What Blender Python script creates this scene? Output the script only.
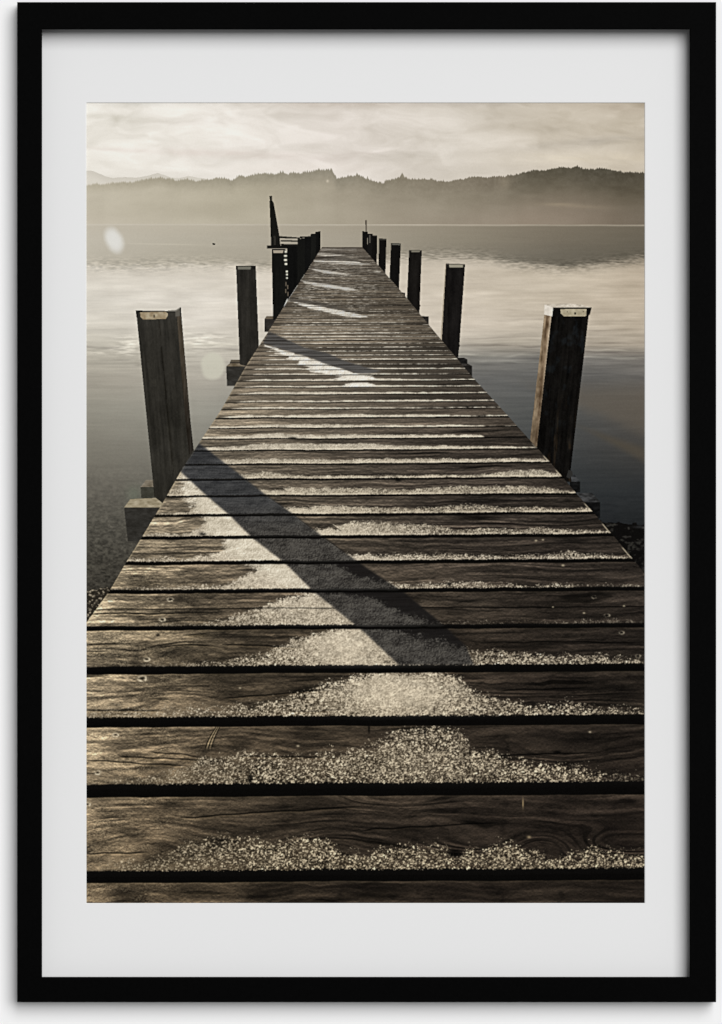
# A framed black-edged art print hanging on a white wall.  The print is a flat sheet:
# its picture (a frosty jetty on a misty lake) is computed here from noise functions and
# outlines, as printed ink tones, and stored on the sheet's faces.
import math
import numpy as np

# ------------------------------------------------------------------ ink picture
X0, X1, Y0, Y1 = 86.5, 644.5, 103.0, 903.0      # the sheet, in millimetres of the poster plane

def paint(S, OUT):
    W = int(round((X1 - X0) * S)); H = int(round((Y1 - Y0) * S))
    xs = (X0 + (np.arange(W) + .5) / S).astype(np.float32)
    ys = (Y0 + (np.arange(H) + .5) / S).astype(np.float32)
    X, Y = np.meshgrid(xs, ys)
    img = np.zeros((H, W, 3), np.float32)
    lab = np.zeros((H, W), np.uint8)
    names = []

    # ---- noise
    def vn(x, y, seed=0):
        rs = np.random.RandomState(seed + 17)
        T = rs.rand(256, 256).astype(np.float32)
        xi = np.floor(x); yi = np.floor(y)
        fx = (x - xi).astype(np.float32); fy = (y - yi).astype(np.float32)
        xi = xi.astype(np.int32) & 255; yi = yi.astype(np.int32) & 255
        fx = fx * fx * (3 - 2 * fx); fy = fy * fy * (3 - 2 * fy)
        x1 = (xi + 1) & 255; y1 = (yi + 1) & 255
        a = T[yi, xi]; b = T[yi, x1]; c = T[y1, xi]; d = T[y1, x1]
        return (a + (b - a) * fx) * (1 - fy) + (c + (d - c) * fx) * fy - .5
    def fbm(x, y, seed=0, o=4, g=.5):
        r = 0; a = 1.; n = 0
        for i in range(o):
            r = r + a * vn(x * 2 ** i + 13.7 * i, y * 2 ** i + 7.3 * i, seed + i * 31); n += a; a *= g
        return r / n * 2
    def sm(a, b, t):
        t = np.clip((t - a) / (b - a), 0, 1); return t * t * (3 - 2 * t)
    def C(*c): return np.array(c, np.float32)
    def mix(a, b, t): return a + (b - a) * t[..., None]
    def interp(pts, x): return np.interp(x, [p[0] for p in pts], [p[1] for p in pts]).astype(np.float32)
    def gblur(a, r):
        n = max(1, int(round(r * S * 2.5))); t = np.arange(-n, n + 1)
        k = np.exp(-.5 * (t / (r * S)) ** 2); k /= k.sum()
        p = np.pad(a, [(n, n), (n, n)] + [(0, 0)] * (a.ndim - 2), mode='edge'); o = 0
        for i, w in enumerate(k): o = o + w * p[i:i + a.shape[0]]
        q = 0
        for i, w in enumerate(k): q = q + w * o[:, i:i + a.shape[1]]
        return q.astype(np.float32)
    def label(n):
        names.append(n); return len(names)
    def box(poly, m=0):
        px = [p[0] for p in poly]; py = [p[1] for p in poly]
        i0 = max(0, int((min(py) - m - Y0) * S) - 1); i1 = min(H, int((max(py) + m - Y0) * S) + 2)
        j0 = max(0, int((min(px) - m - X0) * S) - 1); j1 = min(W, int((max(px) + m - X0) * S) + 2)
        return (slice(i0, max(i0, i1)), slice(j0, max(j0, j1)))
    def inside(poly, sl=None):
        x = X if sl is None else X[sl]; y = Y if sl is None else Y[sl]
        r = np.zeros(x.shape, bool); n = len(poly)
        for i in range(n):
            (ax, ay), (bx, by) = poly[i], poly[(i + 1) % n]
            if ay == by: continue
            r ^= ((ay > y) != (by > y)) & (x < (bx - ax) * (y - ay) / (by - ay) + ax)
        return r
    def fill(poly, colf, lb=None, a=1.):
        sl = box(poly); m = inside(poly, sl)
        if not m.any(): return
        c = colf(X[sl], Y[sl]) if callable(colf) else np.broadcast_to(C(*colf), X[sl].shape + (3,))
        img[sl][m] = img[sl][m] * (1 - a) + c[m] * a
        if lb: lab[sl][m] = lb
    def blob(cx, cy, rx, ry, rot=0.):
        c, s = math.cos(rot), math.sin(rot); dx = X - cx; dy = Y - cy
        return np.exp(-(((dx * c + dy * s) / rx) ** 2 + ((-dx * s + dy * c) / ry) ** 2))

    # ---- sky
    L_sky = label('printed_sky')
    tx = (X - X0) / (X1 - X0)
    sky = np.stack([interp([(86, 227), (220, 228), (340, 225), (450, 214), (560, 206), (645, 196)], X),
                    interp([(86, 222), (220, 222), (340, 217), (450, 206), (560, 196), (645, 185)], X),
                    interp([(86, 212), (220, 213), (340, 208), (450, 194), (560, 180), (645, 167)], X)], -1)
    wx = X + 34 * fbm(X / 50, Y / 20, 5, 3); wy = Y + 9 * fbm(X / 42, Y / 16, 6, 3) - .05 * (X - 360)
    n = fbm(wx / 60, wy / 15, 1, 4) * .85 + fbm(wx / 18, wy / 7, 2, 3) * .35
    amp = interp([(103, 25), (150, 22), (170, 14), (190, 6)], Y)
    sky = sky + (n * amp)[..., None] * C(1, 1.03, 1.12)
    def tint(m, d):
        nonlocal sky
        m = m * (.75 + .6 * fbm(wx / 22, wy / 3.5, 3, 3)); sky = sky + m[..., None] * C(*d)
    tint(blob(120, 118, 40, 4, .05), (-15, -15, -17)); tint(blob(140, 104, 60, 3), (-14, -13, -13))
    tint(blob(190, 122, 40, 3), (-10, -11, -11)); tint(blob(225, 154, 70, 4.5, .04), (-9, -14, -14))
    tint(blob(120, 150, 40, 2.2, .05), (-9, -12, -12)); tint(blob(345, 104, 90, 5), (-16, -18, -20))
    tint(blob(410, 156, 36, 4.5, -.02), (-20, -20, -21)); tint(blob(380, 151, 20, 1.7, -.16), (14, 14, 15))
    tint(blob(350, 156, 40, 4, -.1), (-9, -10, -10)); tint(blob(470, 104, 60, 3), (-14, -14, -13))
    tint(blob(600, 141, 70, 5, -.1), (-21, -20, -18)); tint(blob(640, 106, 50, 8), (-16, -18, -18))
    tint(blob(555, 130, 16, 4), (-9, -9, -9)); tint(blob(505, 170, 110, 5), (-6, -6, -6))
    tint(blob(590, 158, 90, 6), (7, 6, 3)); tint(blob(150, 166, 70, 6), (5, 5, 5)); tint(blob(300, 168, 80, 5), (5, 4, 4))
    sky = sky + (sm(420, 90, X) * 4)[..., None] + (blob(170, 135, 90, 16) * 4)[..., None]
    img[:] = sky; lab[:] = L_sky

    # ---- far mountains and wooded hills under mist
    L_mt = label('printed_mountains'); L_hill = label('printed_hills')
    far = interp([(86, 170.5), (93, 171), (99, 173.5), (106, 176.5), (113, 178), (124, 177), (135, 177.5), (144, 176.5), (152, 174.5),
                  (158, 173), (164, 175), (171, 177.5), (180, 178), (188, 176), (194, 177), (206, 179), (225, 182), (645, 200)], xs)
    ridge = interp([(86, 185), (100, 184.5), (120, 183.5), (130, 182.5), (140, 181.5), (148, 180), (157, 178), (163, 178.5), (168, 179),
                    (178, 181), (188, 180), (196, 181), (208, 179.5), (216, 179), (224, 178.5), (231, 181), (237, 178), (246, 176.5), (255, 175.5),
                    (262, 174.5), (270, 175), (279, 173.5), (288, 173.5), (296, 173.5), (304, 173), (311, 172.5), (317, 171), (323, 171), (327, 170.5),
                    (332, 170), (334.5, 174), (337, 179), (342, 179), (348, 177), (353, 177), (357, 175.5), (362, 178), (369, 179.5), (377, 182),
                    (383, 183.5), (387, 180.8), (394, 180), (399, 179.5), (405, 179.5), (412, 180), (424, 180), (443, 181.5), (449, 182.5), (456, 180.5),
                    (466, 179), (475, 177.5), (484, 177.5), (490, 178.5), (499, 176.5), (504, 176.5), (511, 175.5), (517, 174.3), (527, 171.8), (536, 171.2),
                    (545, 170.5), (552, 168.8), (560, 168), (570, 167.8), (579, 167.5), (586, 169.3), (592, 170.5), (601, 169.5), (606, 169.8), (613, 171.3),
                    (622, 172.3), (633, 172.2), (645, 173)], xs)
    rs = np.random.RandomState(4); t = 86.; cone = np.zeros_like(xs)
    while t < 645:
        h = rs.uniform(.4, 2.4) * (1.1 if 225 < t < 335 else .8 if t < 500 else .75) ; w = rs.uniform(.55, 1.15)
        cone = np.maximum(cone, h - np.abs(xs - t) * h / w / 1.1); t += rs.uniform(.9, 2.7)
    for tx_, h, w in ((402, 6.5, 3.2), (406, 3, 2.5), (398.5, 2.5, 2), (367.5, 3.5, .8), (371, 2.5, .7), (331, 2, 1.2), (328, 2, 1), (357, 2.5, 1.3), (354, 1.5, 1), (348, 1.8, 1), (319, 2, 1.2)):
        cone = np.maximum(cone, h * np.clip(1 - np.abs(xs - tx_) / w, 0, 1) ** .8)
    rj = (ridge - cone + .5 * fbm(xs / 1.7, xs * 0 + 3, 9, 2) - 1.5 * fbm(xs / 6, xs * 0 + 5, 10, 3))[None, :]
    m = (Y > far[None, :] + .3 * fbm(X / 3, Y * 0, 12, 2)) & (Y < 200)
    fcol = np.stack([interp([(86, 207), (150, 207), (230, 212)], X), interp([(86, 201), (150, 201), (230, 206)], X), interp([(86, 189), (150, 189), (230, 194)], X)], -1)
    fcol = fcol + sm(0, 9, Y - far[None, :])[..., None] * C(9, 9, 9)
    img[m] = fcol[m]; lab[m] = L_mt
    def row(pts): return np.stack([interp([(p[0], p[1][c]) for p in pts], X) for c in range(3)], -1)
    top = row([(86, (176, 168, 148)), (150, (160, 152, 133)), (250, (147, 140, 122)), (330, (139, 132, 116)), (390, (133, 125, 108)), (450, (128, 119, 103)), (500, (116, 107, 92)),
               (525, (93, 87, 73)), (600, (80, 75, 63)), (645, (80, 74, 62))])
    mid = row([(86, (194, 186, 168)), (150, (188, 180, 161)), (250, (176, 168, 148)), (340, (164, 155, 137)), (400, (152, 143, 126)), (460, (140, 131, 114)), (530, (120, 111, 95)), (600, (107, 98, 83)), (645, (98, 90, 75))])
    low = row([(86, (198, 189, 172)), (150, (192, 184, 166)), (250, (181, 173, 154)), (340, (170, 161, 143)), (400, (160, 150, 133)), (460, (152, 141, 125)), (530, (143, 130, 114)), (600, (128, 116, 101)), (645, (114, 104, 90))])
    ln = interp([(86, 10), (300, 16), (450, 20), (520, 30), (645, 36)], X)
    d = Y - ridge[None, :]
    top = top + (1 - tx)[..., None] * 7
    hc = mix(mix(top, mid, sm(-.1, 1., d / ln)), low, sm(.35, 1.05, d / 48.))
    hc = hc + (fbm(X / 9, Y / 4, 21, 3) * interp([(86, 2), (400, 4), (645, 8)], X) * (1 - sm(14, 42, d)))[..., None] * C(1, 1, .95)
    hc = hc + (fbm(X / 2.2, Y / 2.6, 23, 2) * interp([(86, 3), (645, 7)], X) * (1 - sm(3, 20, d)))[..., None]
    hc = hc + (blob(575, 206, 35, 2, .05) + blob(560, 204, 14, 1.3))[..., None] * C(9, 8, 6)
    hc = hc + (blob(505, 182, 5, 7))[..., None] * C(14, 13, 11) + (sm(0, 3, (X - 360) * .16 - (Y - 178)) * sm(395, 365, X) * sm(355, 365, X))[..., None] * C(-6, -6, -6)
    hc = hc + (blob(327.5, 181, 1.2, 1.4))[..., None] * C(40, 38, 36)
    soft = np.clip((Y - rj) * interp([(86, .5), (300, .8), (520, 1.0), (645, 1.3)], X) + .5, 0, 1)
    hc = hc + (fbm(X / 70, Y / 15, 24, 3) * 7 * sm(6, 20, d) + (fbm(X / 14, Y / 30, 25, 2) * 3))[..., None]
    img[:] = np.where((Y < 225)[..., None], mix(img, hc, soft), img); lab[(Y > rj) & (Y < 225)] = L_hill

    # ---- lake
    L_lake = label('printed_lake')
    yl = 223.9 + (X - 86) * .0013
    lakem = Y > yl
    def at(y): return lambda pts: None
    def grid2(cols, rows):
        # cols: x stations, rows: list of (y, [colour per station])
        ya = [r[0] for r in rows]
        out = []
        for c in range(3):
            st = [np.interp(ys, ya, [r[1][k][c] for r in rows]) for k in range(len(cols))]
            A = np.stack(st, 1)                                   # H x stations
            j = np.clip(np.searchsorted(cols, xs) - 1, 0, len(cols) - 2)
            c0 = np.array(cols)[j]; c1 = np.array(cols)[j + 1]; f = np.clip((xs - c0) / (c1 - c0), 0, 1)
            out.append(A[:, j] * (1 - f) + A[:, j + 1] * f)
        return np.stack(out, -1).astype(np.float32)
    cols = [86, 200, 340, 460, 560, 645]
    upper = grid2(cols, [
        (224, [(192, 184, 168), (184, 176, 159), (164, 155, 138), (143, 134, 118), (122, 113, 98), (108, 100, 86)]),
        (240, [(192, 185, 170), (180, 173, 157), (166, 158, 142), (141, 133, 117), (117, 109, 95), (104, 97, 84)]),
        (256, [(188, 181, 166), (174, 167, 151), (163, 155, 139), (134, 127, 113), (108, 102, 90), (98, 92, 80)]),
        (275, [(186, 179, 164), (170, 163, 148), (160, 152, 137), (132, 125, 111), (106, 100, 88), (100, 94, 82)])])
    lower = grid2(cols, [
        (250, [(200, 193, 178), (206, 198, 183), (196, 187, 171), (192, 182, 166), (180, 169, 151), (168, 156, 138)]),
        (270, [(212, 205, 192), (214, 206, 192), (204, 194, 178), (200, 189, 172), (194, 182, 163), (184, 170, 150)]),
        (300, [(218, 212, 200), (219, 212, 200), (210, 200, 185), (207, 196, 179), (198, 186, 167), (190, 176, 156)]),
        (325, [(212, 206, 193), (216, 209, 197), (208, 199, 184), (203, 192, 176), (190, 179, 162), (186, 173, 154)]),
        (345, [(196, 190, 176), (204, 198, 184), (196, 188, 174), (184, 176, 162), (170, 161, 146), (168, 157, 141)]),
        (358, [(178, 172, 158), (187, 181, 168), (170, 163, 151), (130, 127, 120), (114, 111, 106), (120, 115, 108)]),
        (380, [(163, 157, 144), (171, 165, 153), (140, 136, 127), (103, 102, 99), (93, 93, 91), (99, 96, 92)]),
        (410, [(146, 142, 130), (152, 149, 138), (120, 118, 110), (92, 92, 89), (82, 83, 81), (88, 84, 79)]),
        (450, [(124, 120, 109), (128, 125, 115), (90, 90, 85), (72, 73, 72), (63, 65, 65), (66, 64, 61)]),
        (490, [(100, 96, 87), (104, 101, 92), (70, 70, 66), (52, 54, 54), (47, 50, 51), (45, 47, 48)]),
        (530, [(78, 75, 67), (80, 77, 70), (56, 55, 52), (40, 41, 41), (33, 35, 37), (32, 34, 35)]),
        (570, [(62, 59, 52), (62, 59, 52), (45, 44, 41), (30, 30, 30), (26, 27, 28), (26, 27, 28)]),
        (620, [(50, 47, 41), (50, 47, 41), (40, 38, 35), (25, 25, 25), (22, 22, 22), (22, 22, 22)])])
    yb = interp([(86, 264), (130, 265), (170, 263), (215, 263), (260, 266), (330, 264), (380, 258), (430, 254), (460, 254), (490, 257), (510, 262), (535, 265), (565, 267), (595, 264), (620, 260), (645, 258)], X)
    pk = np.clip((Y - 222) / 60, .25, 6)
    wav = fbm(X / (9 * pk ** .5 + 3), Y / (1.0 * pk ** .5 + .5), 41, 3)
    edge = (Y - yb + 5.5 * wav + 4 * fbm(X / 40, Y / 6, 43, 2) + 2.2 * fbm(X / 3.2, Y / .9, 44, 2))
    lk = mix(upper, lower, sm(-2.5, 4, edge) * .5 + sm(-6, 14, Y - yb) * .5)
    lk = lk + (np.exp(-((Y - yb - 1) / 7) ** 2) * fbm(X / 4.2, Y / .95, 46, 2))[..., None] * C(30, 28, 26)
    lk = lk + (fbm(X / 30, Y / 7, 47, 4) * interp([(255, 0), (268, 14), (320, 15), (360, 5), (400, 1)], Y))[..., None]
    # ripples: long in x, thin in y, growing towards the viewer
    r1 = fbm(X / 30, Y / 1.7 + .6 * fbm(X / 40, Y / 10, 50, 2), 51, 3); r2 = fbm(X / 60, Y / 3.4, 52, 3)
    a = interp([(224, 1.6), (255, 3), (280, 7), (325, 12), (345, 20), (356, 25), (368, 15), (385, 8), (430, 5), (500, 4), (620, 2)], Y)
    a = a * interp([(86, .9), (250, 1.0), (340, .8), (420, .9), (470, 1.15), (645, 1.2)], X)
    lk = lk + ((r1 * .75 + r2 * .6) * a)[..., None] * C(1, .97, .9)
    gl = blob(128, 346, 12, 9) + .9 * blob(205, 340, 22, 7) + .6 * blob(140, 364, 10, 3) + .5 * blob(100, 352, 20, 4) + .4 * blob(180, 352, 30, 3)
    lk = lk + (gl * np.clip(fbm(X / 11, Y / 1.6, 55, 3) * 2.2 + .25, -.4, 1.2))[..., None] * C(42, 41, 39)
    # the darker stripes between the right posts
    for cx, cy, rx, ry, dd in ((500, 346, 45, 1.1, -26), (590, 352, 60, 1.2, -28), (620, 343, 30, 1, -20), (500, 355, 60, 1.2, 24), (610, 357, 40, 1.2, 30), (620, 351, 40, .9, 20), (490, 338, 40, .9, -12), (610, 330, 35, .9, -12), (540, 320, 40, 1, -10), (515, 362, 40, 1.2, 16), (95, 347, 30, 1.4, -18), (215, 349, 30, 1.3, -20), (215, 344, 30, 1, 14), (112, 361, 18, 1, -12)):
        q = np.exp(-((X - cx) / rx) ** 4 - ((Y - cy - 1.5 * fbm(X / 22, Y * 0 + cy, 57, 2)) / ry) ** 2)
        lk = lk + (q * (1 + .6 * fbm(X / 12, Y / 2, 58, 2)))[..., None] * C(dd, dd, dd * .9)
    # brown sky reflection and post shadow on the water at the right
    bl = sm(-9, 10, (X - 592) * .42 - (Y - 412) - 3 * fbm(X / 14, Y / 4, 60, 2)) * sm(372, 400, Y)
    lk = mix(lk, np.broadcast_to(C(96, 88, 77), lk.shape), bl * .62)
    b2 = sm(-5, 5, (X - 598) * .56 - (Y - 436)) * sm(-4, 5, (Y - 430) - (X - 592) * .33)
    lk = mix(lk, np.broadcast_to(C(80, 73, 62), lk.shape), b2 * .75)
    # stones under shallow water, lower left
    g = sm(430, 560, Y - (X - 86) * .12) * sm(260, 180, X)
    st = fbm(X / 2.6, Y / 1.7, 61, 3); st2 = fbm(X / 6.5, Y / 3.5, 62, 3)
    lk = lk + (g * (st * 26 + st2 * 12))[..., None] * C(1, .96, .85)
    lk = lk + (sm(470, 540, Y) * sm(540, 580, X) * fbm(X / 8, Y / 2.4, 63, 3) * 6)[..., None]
    # bright shore line
    ln_ = np.exp(-((Y - yl - .5 - .35 * fbm(X / 25, X * 0, 64, 2)) / .95) ** 2) * (.82 + .35 * fbm(X / 30, X * 0 + 9, 65, 3)); lc = row([(86, (208, 201, 187)), (340, (196, 188, 172)), (450, (190, 180, 163)), (645, (186, 175, 158))])
    lk = mix(lk, lc, np.clip(ln_ * .88, 0, 1) * interp([(86, .7), (300, .75), (400, .95), (645, .95)], X))
    lk = lk + (blob(86, 222.5, 7, 1.2))[..., None] * C(30, 30, 30) + (np.exp(-((Y - 243.5 - .02 * (X - 130)) / .6) ** 2) * blob(165, 244, 45, 20))[..., None] * C(10, 10, 9)
    img[lakem] = lk[lakem]; lab[lakem] = L_lake

    # ---- pebbly shore left, rocks right
    L_peb = label('printed_pebbles')
    sh = fbm(X / 2.2, Y / 1.6, 70, 2)
    m = (Y > 588 + (108 - X) * .15 + 3 * fbm(X / 4, Y / 3, 71, 2)) & (X < 112)
    pc = mix(np.broadcast_to(C(38, 34, 28), img.shape), np.broadcast_to(C(158, 147, 126), img.shape), sm(-.1, .75, sh + .12 * fbm(X / 8, Y / 5, 72, 2)))
    img[m] = pc[m]; lab[m] = L_peb
    L_rock = label('printed_rocks')
    m = (X > 585) & (Y > 521.5 + (X - 600) * .06 + 2.5 * fbm(X / 5, Y / 3, 73, 2))
    pc = mix(np.broadcast_to(C(13, 12, 11), img.shape), np.broadcast_to(C(48, 46, 42), img.shape), sm(.1, .75, fbm(X / 4.5, Y / 3, 74, 3) + .2 * sh))
    img[m] = pc[m]; lab[m] = L_rock
    img[:] += (blob(640, 527, 7, 1.3) * (lab == L_rock))[..., None] * C(26, 27, 28)

    # ---- a small float on the lake, the lone bird-sized dark speck
    L_fl = label('printed_buoy')
    fill([(212.2, 243.2), (213.4, 242.9), (215.4, 243.5), (215.2, 244.9), (212.8, 245)], (32, 28, 24), L_fl)

    # ---- jetty deck -----------------------------------------------------------------
    L_deck = label('printed_deck')
    eL = [(322, 247), (309, 268), (287.5, 301), (268, 332), (246, 366), (221, 410), (199, 443), (183, 467.5), (163, 502.5), (142, 537), (127, 561), (109.5, 591), (87, 622), (60, 664), (-60, 860), (-90, 910)]
    eR = [(362, 247), (400, 290), (439, 337), (472, 376.5), (500, 407), (519, 428), (549, 461), (576, 493), (600, 520), (632, 558), (660, 592), (760, 720), (900, 910)]
    xl = np.interp(ys, [p[1] for p in eL], [p[0] for p in eL])[:, None]
    xr = np.interp(ys, [p[1] for p in eR], [p[0] for p in eR])[:, None]
    VY = 220.5
    Ye = Y + .006 * (X - 365)
    gaps = [(869.5, 881.5), (783, 796), (716, 726), (665.2, 673), (624.8, 629.2), (588.5, 592.5), (560.2, 563.8), (535, 538.2), (513.2, 515.8),
            (494.4, 496.4), (477.9, 479.9), (463, 464.7), (449.3, 450.8), (437.8, 439.1), (427.1, 428.3)]
    rs = np.random.RandomState(8)
    for k in range(8, 150):
        c = VY + 1 / (.0031646 + .000236 * (k + rs.uniform(-.1, .1))); p = VY + 1 / (.0031646 + .000236 * (k + 1))
        th = (c - p) * (rs.uniform(.10, .2) if k < 22 else rs.uniform(.08, .34)); gaps.append((c - th * .5, c + th * .5))
    NG = len(gaps)
    cent = np.array([(a + b) / 2 for a, b in gaps])                # decreasing y
    gt = np.array([a for a, b in gaps]); gb = np.array([b for a, b in gaps])
    # wobble of the plank edges
    Yw = Ye + .55 * fbm(X / 55, Y / 400, 80, 2) * np.clip((Y - VY) / 250, 0, 1.4) + .3 * fbm(X / 9, Y / 9, 81, 2) * np.clip((Y - VY) / 300, .1, 1.3)
    idx = NG - np.searchsorted(cent[::-1], Yw)                     # 0: nearest plank (below gap 0)
    idx = np.clip(idx, 0, NG)
    ptop = np.concatenate([gb, [246.0]])                            # far edge of plank i  (gap i's near lip)
    pbot = np.concatenate([[945.0], gt])                            # near edge of plank i
    pt = ptop[np.clip(idx, 0, NG)].astype(np.float32); pb = pbot[idx].astype(np.float32)
    v = (pb - Yw) / np.maximum(pb - pt, .05)                        # 0 near edge .. 1 far edge
    v = v.astype(np.float32)
    hpx = (pb - pt)
    wood_in = (v > 0) & (v < 1)
    dist = np.clip((Y - VY), 20, None)
    U = (X - 339) / dist                                            # -0.66 .. 0.86 across the deck
    ps = np.random.RandomState(12).rand(NG + 1, 6).astype(np.float32)
    s0, s1, s2, s3 = (ps[idx, i] for i in range(4))
    near = sm(400, 640, Y)
    # wood tone, sunlit left and vignetted dark right painted into the colour
    tone = grid2([86, 150, 240, 340, 460, 560, 645], [
        (247, [(186, 172, 150)] * 7),
        (262, [(150, 137, 116), (150, 137, 116), (150, 137, 116), (152, 139, 118), (134, 121, 101), (120, 110, 92), (120, 110, 92)]),
        (290, [(132, 119, 97)] * 3 + [(134, 121, 99), (108, 97, 80), (90, 80, 66), (90, 80, 66)]),
        (330, [(134, 120, 98)] * 3 + [(124, 111, 90), (82, 73, 60), (72, 64, 53), (72, 64, 53)]),
        (370, [(138, 124, 101)] * 3 + [(108, 97, 80), (76, 68, 57), (66, 58, 49), (66, 58, 49)]),
        (410, [(146, 133, 106), (146, 133, 106), (134, 120, 96), (98, 88, 73), (76, 67, 56), (62, 55, 46), (62, 55, 46)]),
        (450, [(150, 136, 108), (150, 136, 108), (118, 106, 86), (90, 80, 66), (74, 65, 55), (58, 51, 43), (54, 47, 40)]),
        (500, [(152, 136, 106), (150, 134, 104), (104, 93, 75), (86, 76, 62), (72, 63, 53), (56, 49, 42), (50, 44, 37)]),
        (550, [(150, 133, 101), (146, 129, 98), (108, 95, 74), (84, 74, 60), (68, 59, 49), (52, 45, 38), (47, 41, 35)]),
        (600, [(158, 139, 104), (134, 117, 87), (88, 76, 58), (78, 67, 52), (62, 54, 44), (49, 42, 35), (45, 39, 33)]),
        (650, [(160, 140, 103), (136, 118, 86), (84, 72, 53), (72, 61, 46), (57, 48, 38), (46, 39, 32), (42, 36, 30)]),
        (700, [(154, 133, 97), (130, 111, 80), (84, 71, 52), (66, 56, 42), (52, 44, 35), (44, 37, 30), (42, 36, 29)]),
        (760, [(140, 120, 86), (122, 103, 73), (80, 67, 49), (62, 52, 39), (50, 42, 33), (43, 36, 29), (44, 37, 30)]),
        (830, [(118, 99, 69), (96, 80, 56), (68, 57, 42), (54, 45, 35), (48, 40, 32), (46, 38, 31), (46, 38, 31)]),
        (903, [(118, 98, 67), (104, 86, 59), (80, 66, 47), (64, 53, 40), (56, 46, 36), (50, 42, 33), (48, 40, 32)])])
    tone = tone * (1 + (s0 - .5) * interp([(247, .3), (300, .62), (380, .5), (450, .3), (903, .2)], Y))[..., None]
    tone = tone * interp([(86, .98), (300, .95), (460, .88), (645, .84)], X)[..., None] * interp([(600, 1), (780, .93), (903, .87)], Y)[..., None]
    tone = tone * C(1.02, 1.0, .99) * interp([(86, 1), (360, 1.0), (500, 1.08), (645, 1.08)], X)[..., None]
    tone = tone * (1 + .13 * sm(300, 110, X) * sm(440, 520, Y) + .22 * sm(268, 249, Y))[..., None]
    # fibre: long streaks along each plank, bent by slow warps and knots
    pmid = np.clip((pt + pb) * .5, 240, 880)
    gx = (X - 339) * np.where(pmid > 420, 1, 200 / (pmid - VY)) + 339
    vv = v * hpx / np.clip((pmid - VY) / 330, .2, 2.2)                     # plank-local height in comparable units
    warp = 4.0 * fbm(gx / 120 + s1 * 40, vv / 45 + s2 * 30, 90, 2) + 1.0 * fbm(gx / 30 + s2 * 50, vv / 10, 91, 2)
    def knot(cx, cy, rx, ry, k):
        return k * np.exp(-(((X - cx) / rx) ** 2 + ((Y - cy) / ry) ** 2))
    warp = warp + knot(632, 846, 62, 15, 17) + knot(545, 846, 28, 10, -10) + knot(395, 800, 60, 10, 6) + knot(150, 845, 60, 24, -12) + knot(470, 842, 45, 14, 9) + knot(330, 850, 60, 24, -8) + knot(200, 750, 60, 14, -6) + knot(560, 752, 40, 9, 6) + knot(170, 700, 45, 12, -7) + knot(560, 690, 60, 8, 4) + knot(180, 650, 30, 9, -5)
    f1 = vn(gx / 70 + s1 * 90 + warp * .02, (vv + warp) / 2.7 + s2 * 60, 95) * 2
    f2 = vn(gx / 26 + s2 * 70, (vv + warp * .9) / 1.15 + s1 * 60, 96) * 2
    f3 = fbm(gx / 45 + s3 * 60, vv / 9 + s0 * 20, 97, 3)
    crack = sm(.56, .80, vn(gx / 95 + s3 * 99, (vv + warp) / 3.3 + s0 * 77, 98) * 2) * sm(-.35, .2, fbm(gx / 60, vv / 30 + s1 * 30, 99, 2))
    gr = f1 * .16 + f2 * .13 + f3 * .30
    gr = gr + .12 * fbm(X / 1.3, Y / .9, 100, 2)
    ds = interp([(86, .34), (300, .26), (645, .2)], X)[..., None]
    tone = tone.mean(-1, keepdims=True) * ds + tone * (1 - ds)
    wood = tone * np.clip(1 + gr * (.85 + .3 * near), .3, 2.2)[..., None]
    wood = wood * (1 - .62 * crack * sm(330, 470, Y))[..., None]
    wood = wood + (np.roll(crack, int(1.2 * S), 0) * sm(.0, .3, tone[..., 0] / 255 - .1) * 20 * near)[..., None] * C(1, .86, .6)
    # rough weathered relief, catching the light from the far side
    hm = .9 * fbm(gx / 7 + s1 * 31, (vv + .6 * warp) / 2.3 + s3 * 19, 150, 3) + .6 * fbm((X + s2 * 91) / 2.4, (Y + s1 * 57) / 1.5, 151, 2) + .9 * vn(gx / 34 + s2 * 17, (vv + warp) / 1.9 + s0 * 23, 152) + .5 * fbm(gx / 16, vv / 5 + s1 * 9, 153, 2)
    em = hm - np.roll(hm, -int(round(1.1 * S)), 0)
    emk = interp([(86, .40), (200, .36), (300, .32), (460, .30), (645, .28)], X) * sm(300, 520, Y)
    wood = wood * np.clip(1 + emk * em, .25, 2.4)[..., None]
    fl = sm(.30, .62, vn(gx / 55 + s0 * 71, (vv + 1.3 * warp) / 1.25 + s1 * 37, 155) * 2) * np.clip(.55 + fbm(gx / 40, vv / 8 + s2 * 9, 156, 2), 0, 1)
    wood = wood * (1 - .42 * fl * sm(340, 520, Y))[..., None]
    pit = sm(.25, .75, fbm(gx / 10 + s3 * 41, (vv + warp) / 3.2, 154, 3)) * sm(430, 560, Y)
    wood = wood * (1 - .26 * pit)[..., None]
    # raised summer-wood lines: light on their far side, dark behind
    gl_ = vn(gx / 80 + s2 * 61, (vv + 1.5 * warp) / 2.1 + s0 * 43, 160) * 2
    gl_ = gl_ - np.roll(gl_, -int(round(1.0 * S)), 0)
    wood = wood * np.clip(1 + gl_ * interp([(86, .26), (300, .40), (645, .50)], X) * sm(360, 560, Y), .4, 1.9)[..., None]
    # damp dark patches next to the frost, left and middle
    patch = sm(.0, .5, fbm(gx / 40 + s2 * 33, vv / 8 + s3 * 11, 101, 5, .6) + .22 * blob(190, 640, 110, 120))
    wood = wood * (1 - .36 * patch * sm(70, 130, X) * sm(400, 230, X) * sm(450, 520, Y))[..., None]
    wood = wood * (1 + .20 * fbm(gx / 40 + s0 * 9, vv / 4 + s1 * 9, 157, 3) * sm(340, 460, Y))[..., None]
    # soft rime sheen and pale specks on the lit left ends
    sheen = sm(300, 90, X) * sm(520, 590, Y) * np.clip(.45 + 1.1 * fbm(X / 24, Y / 8, 102, 3), 0, 1.1)
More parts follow.
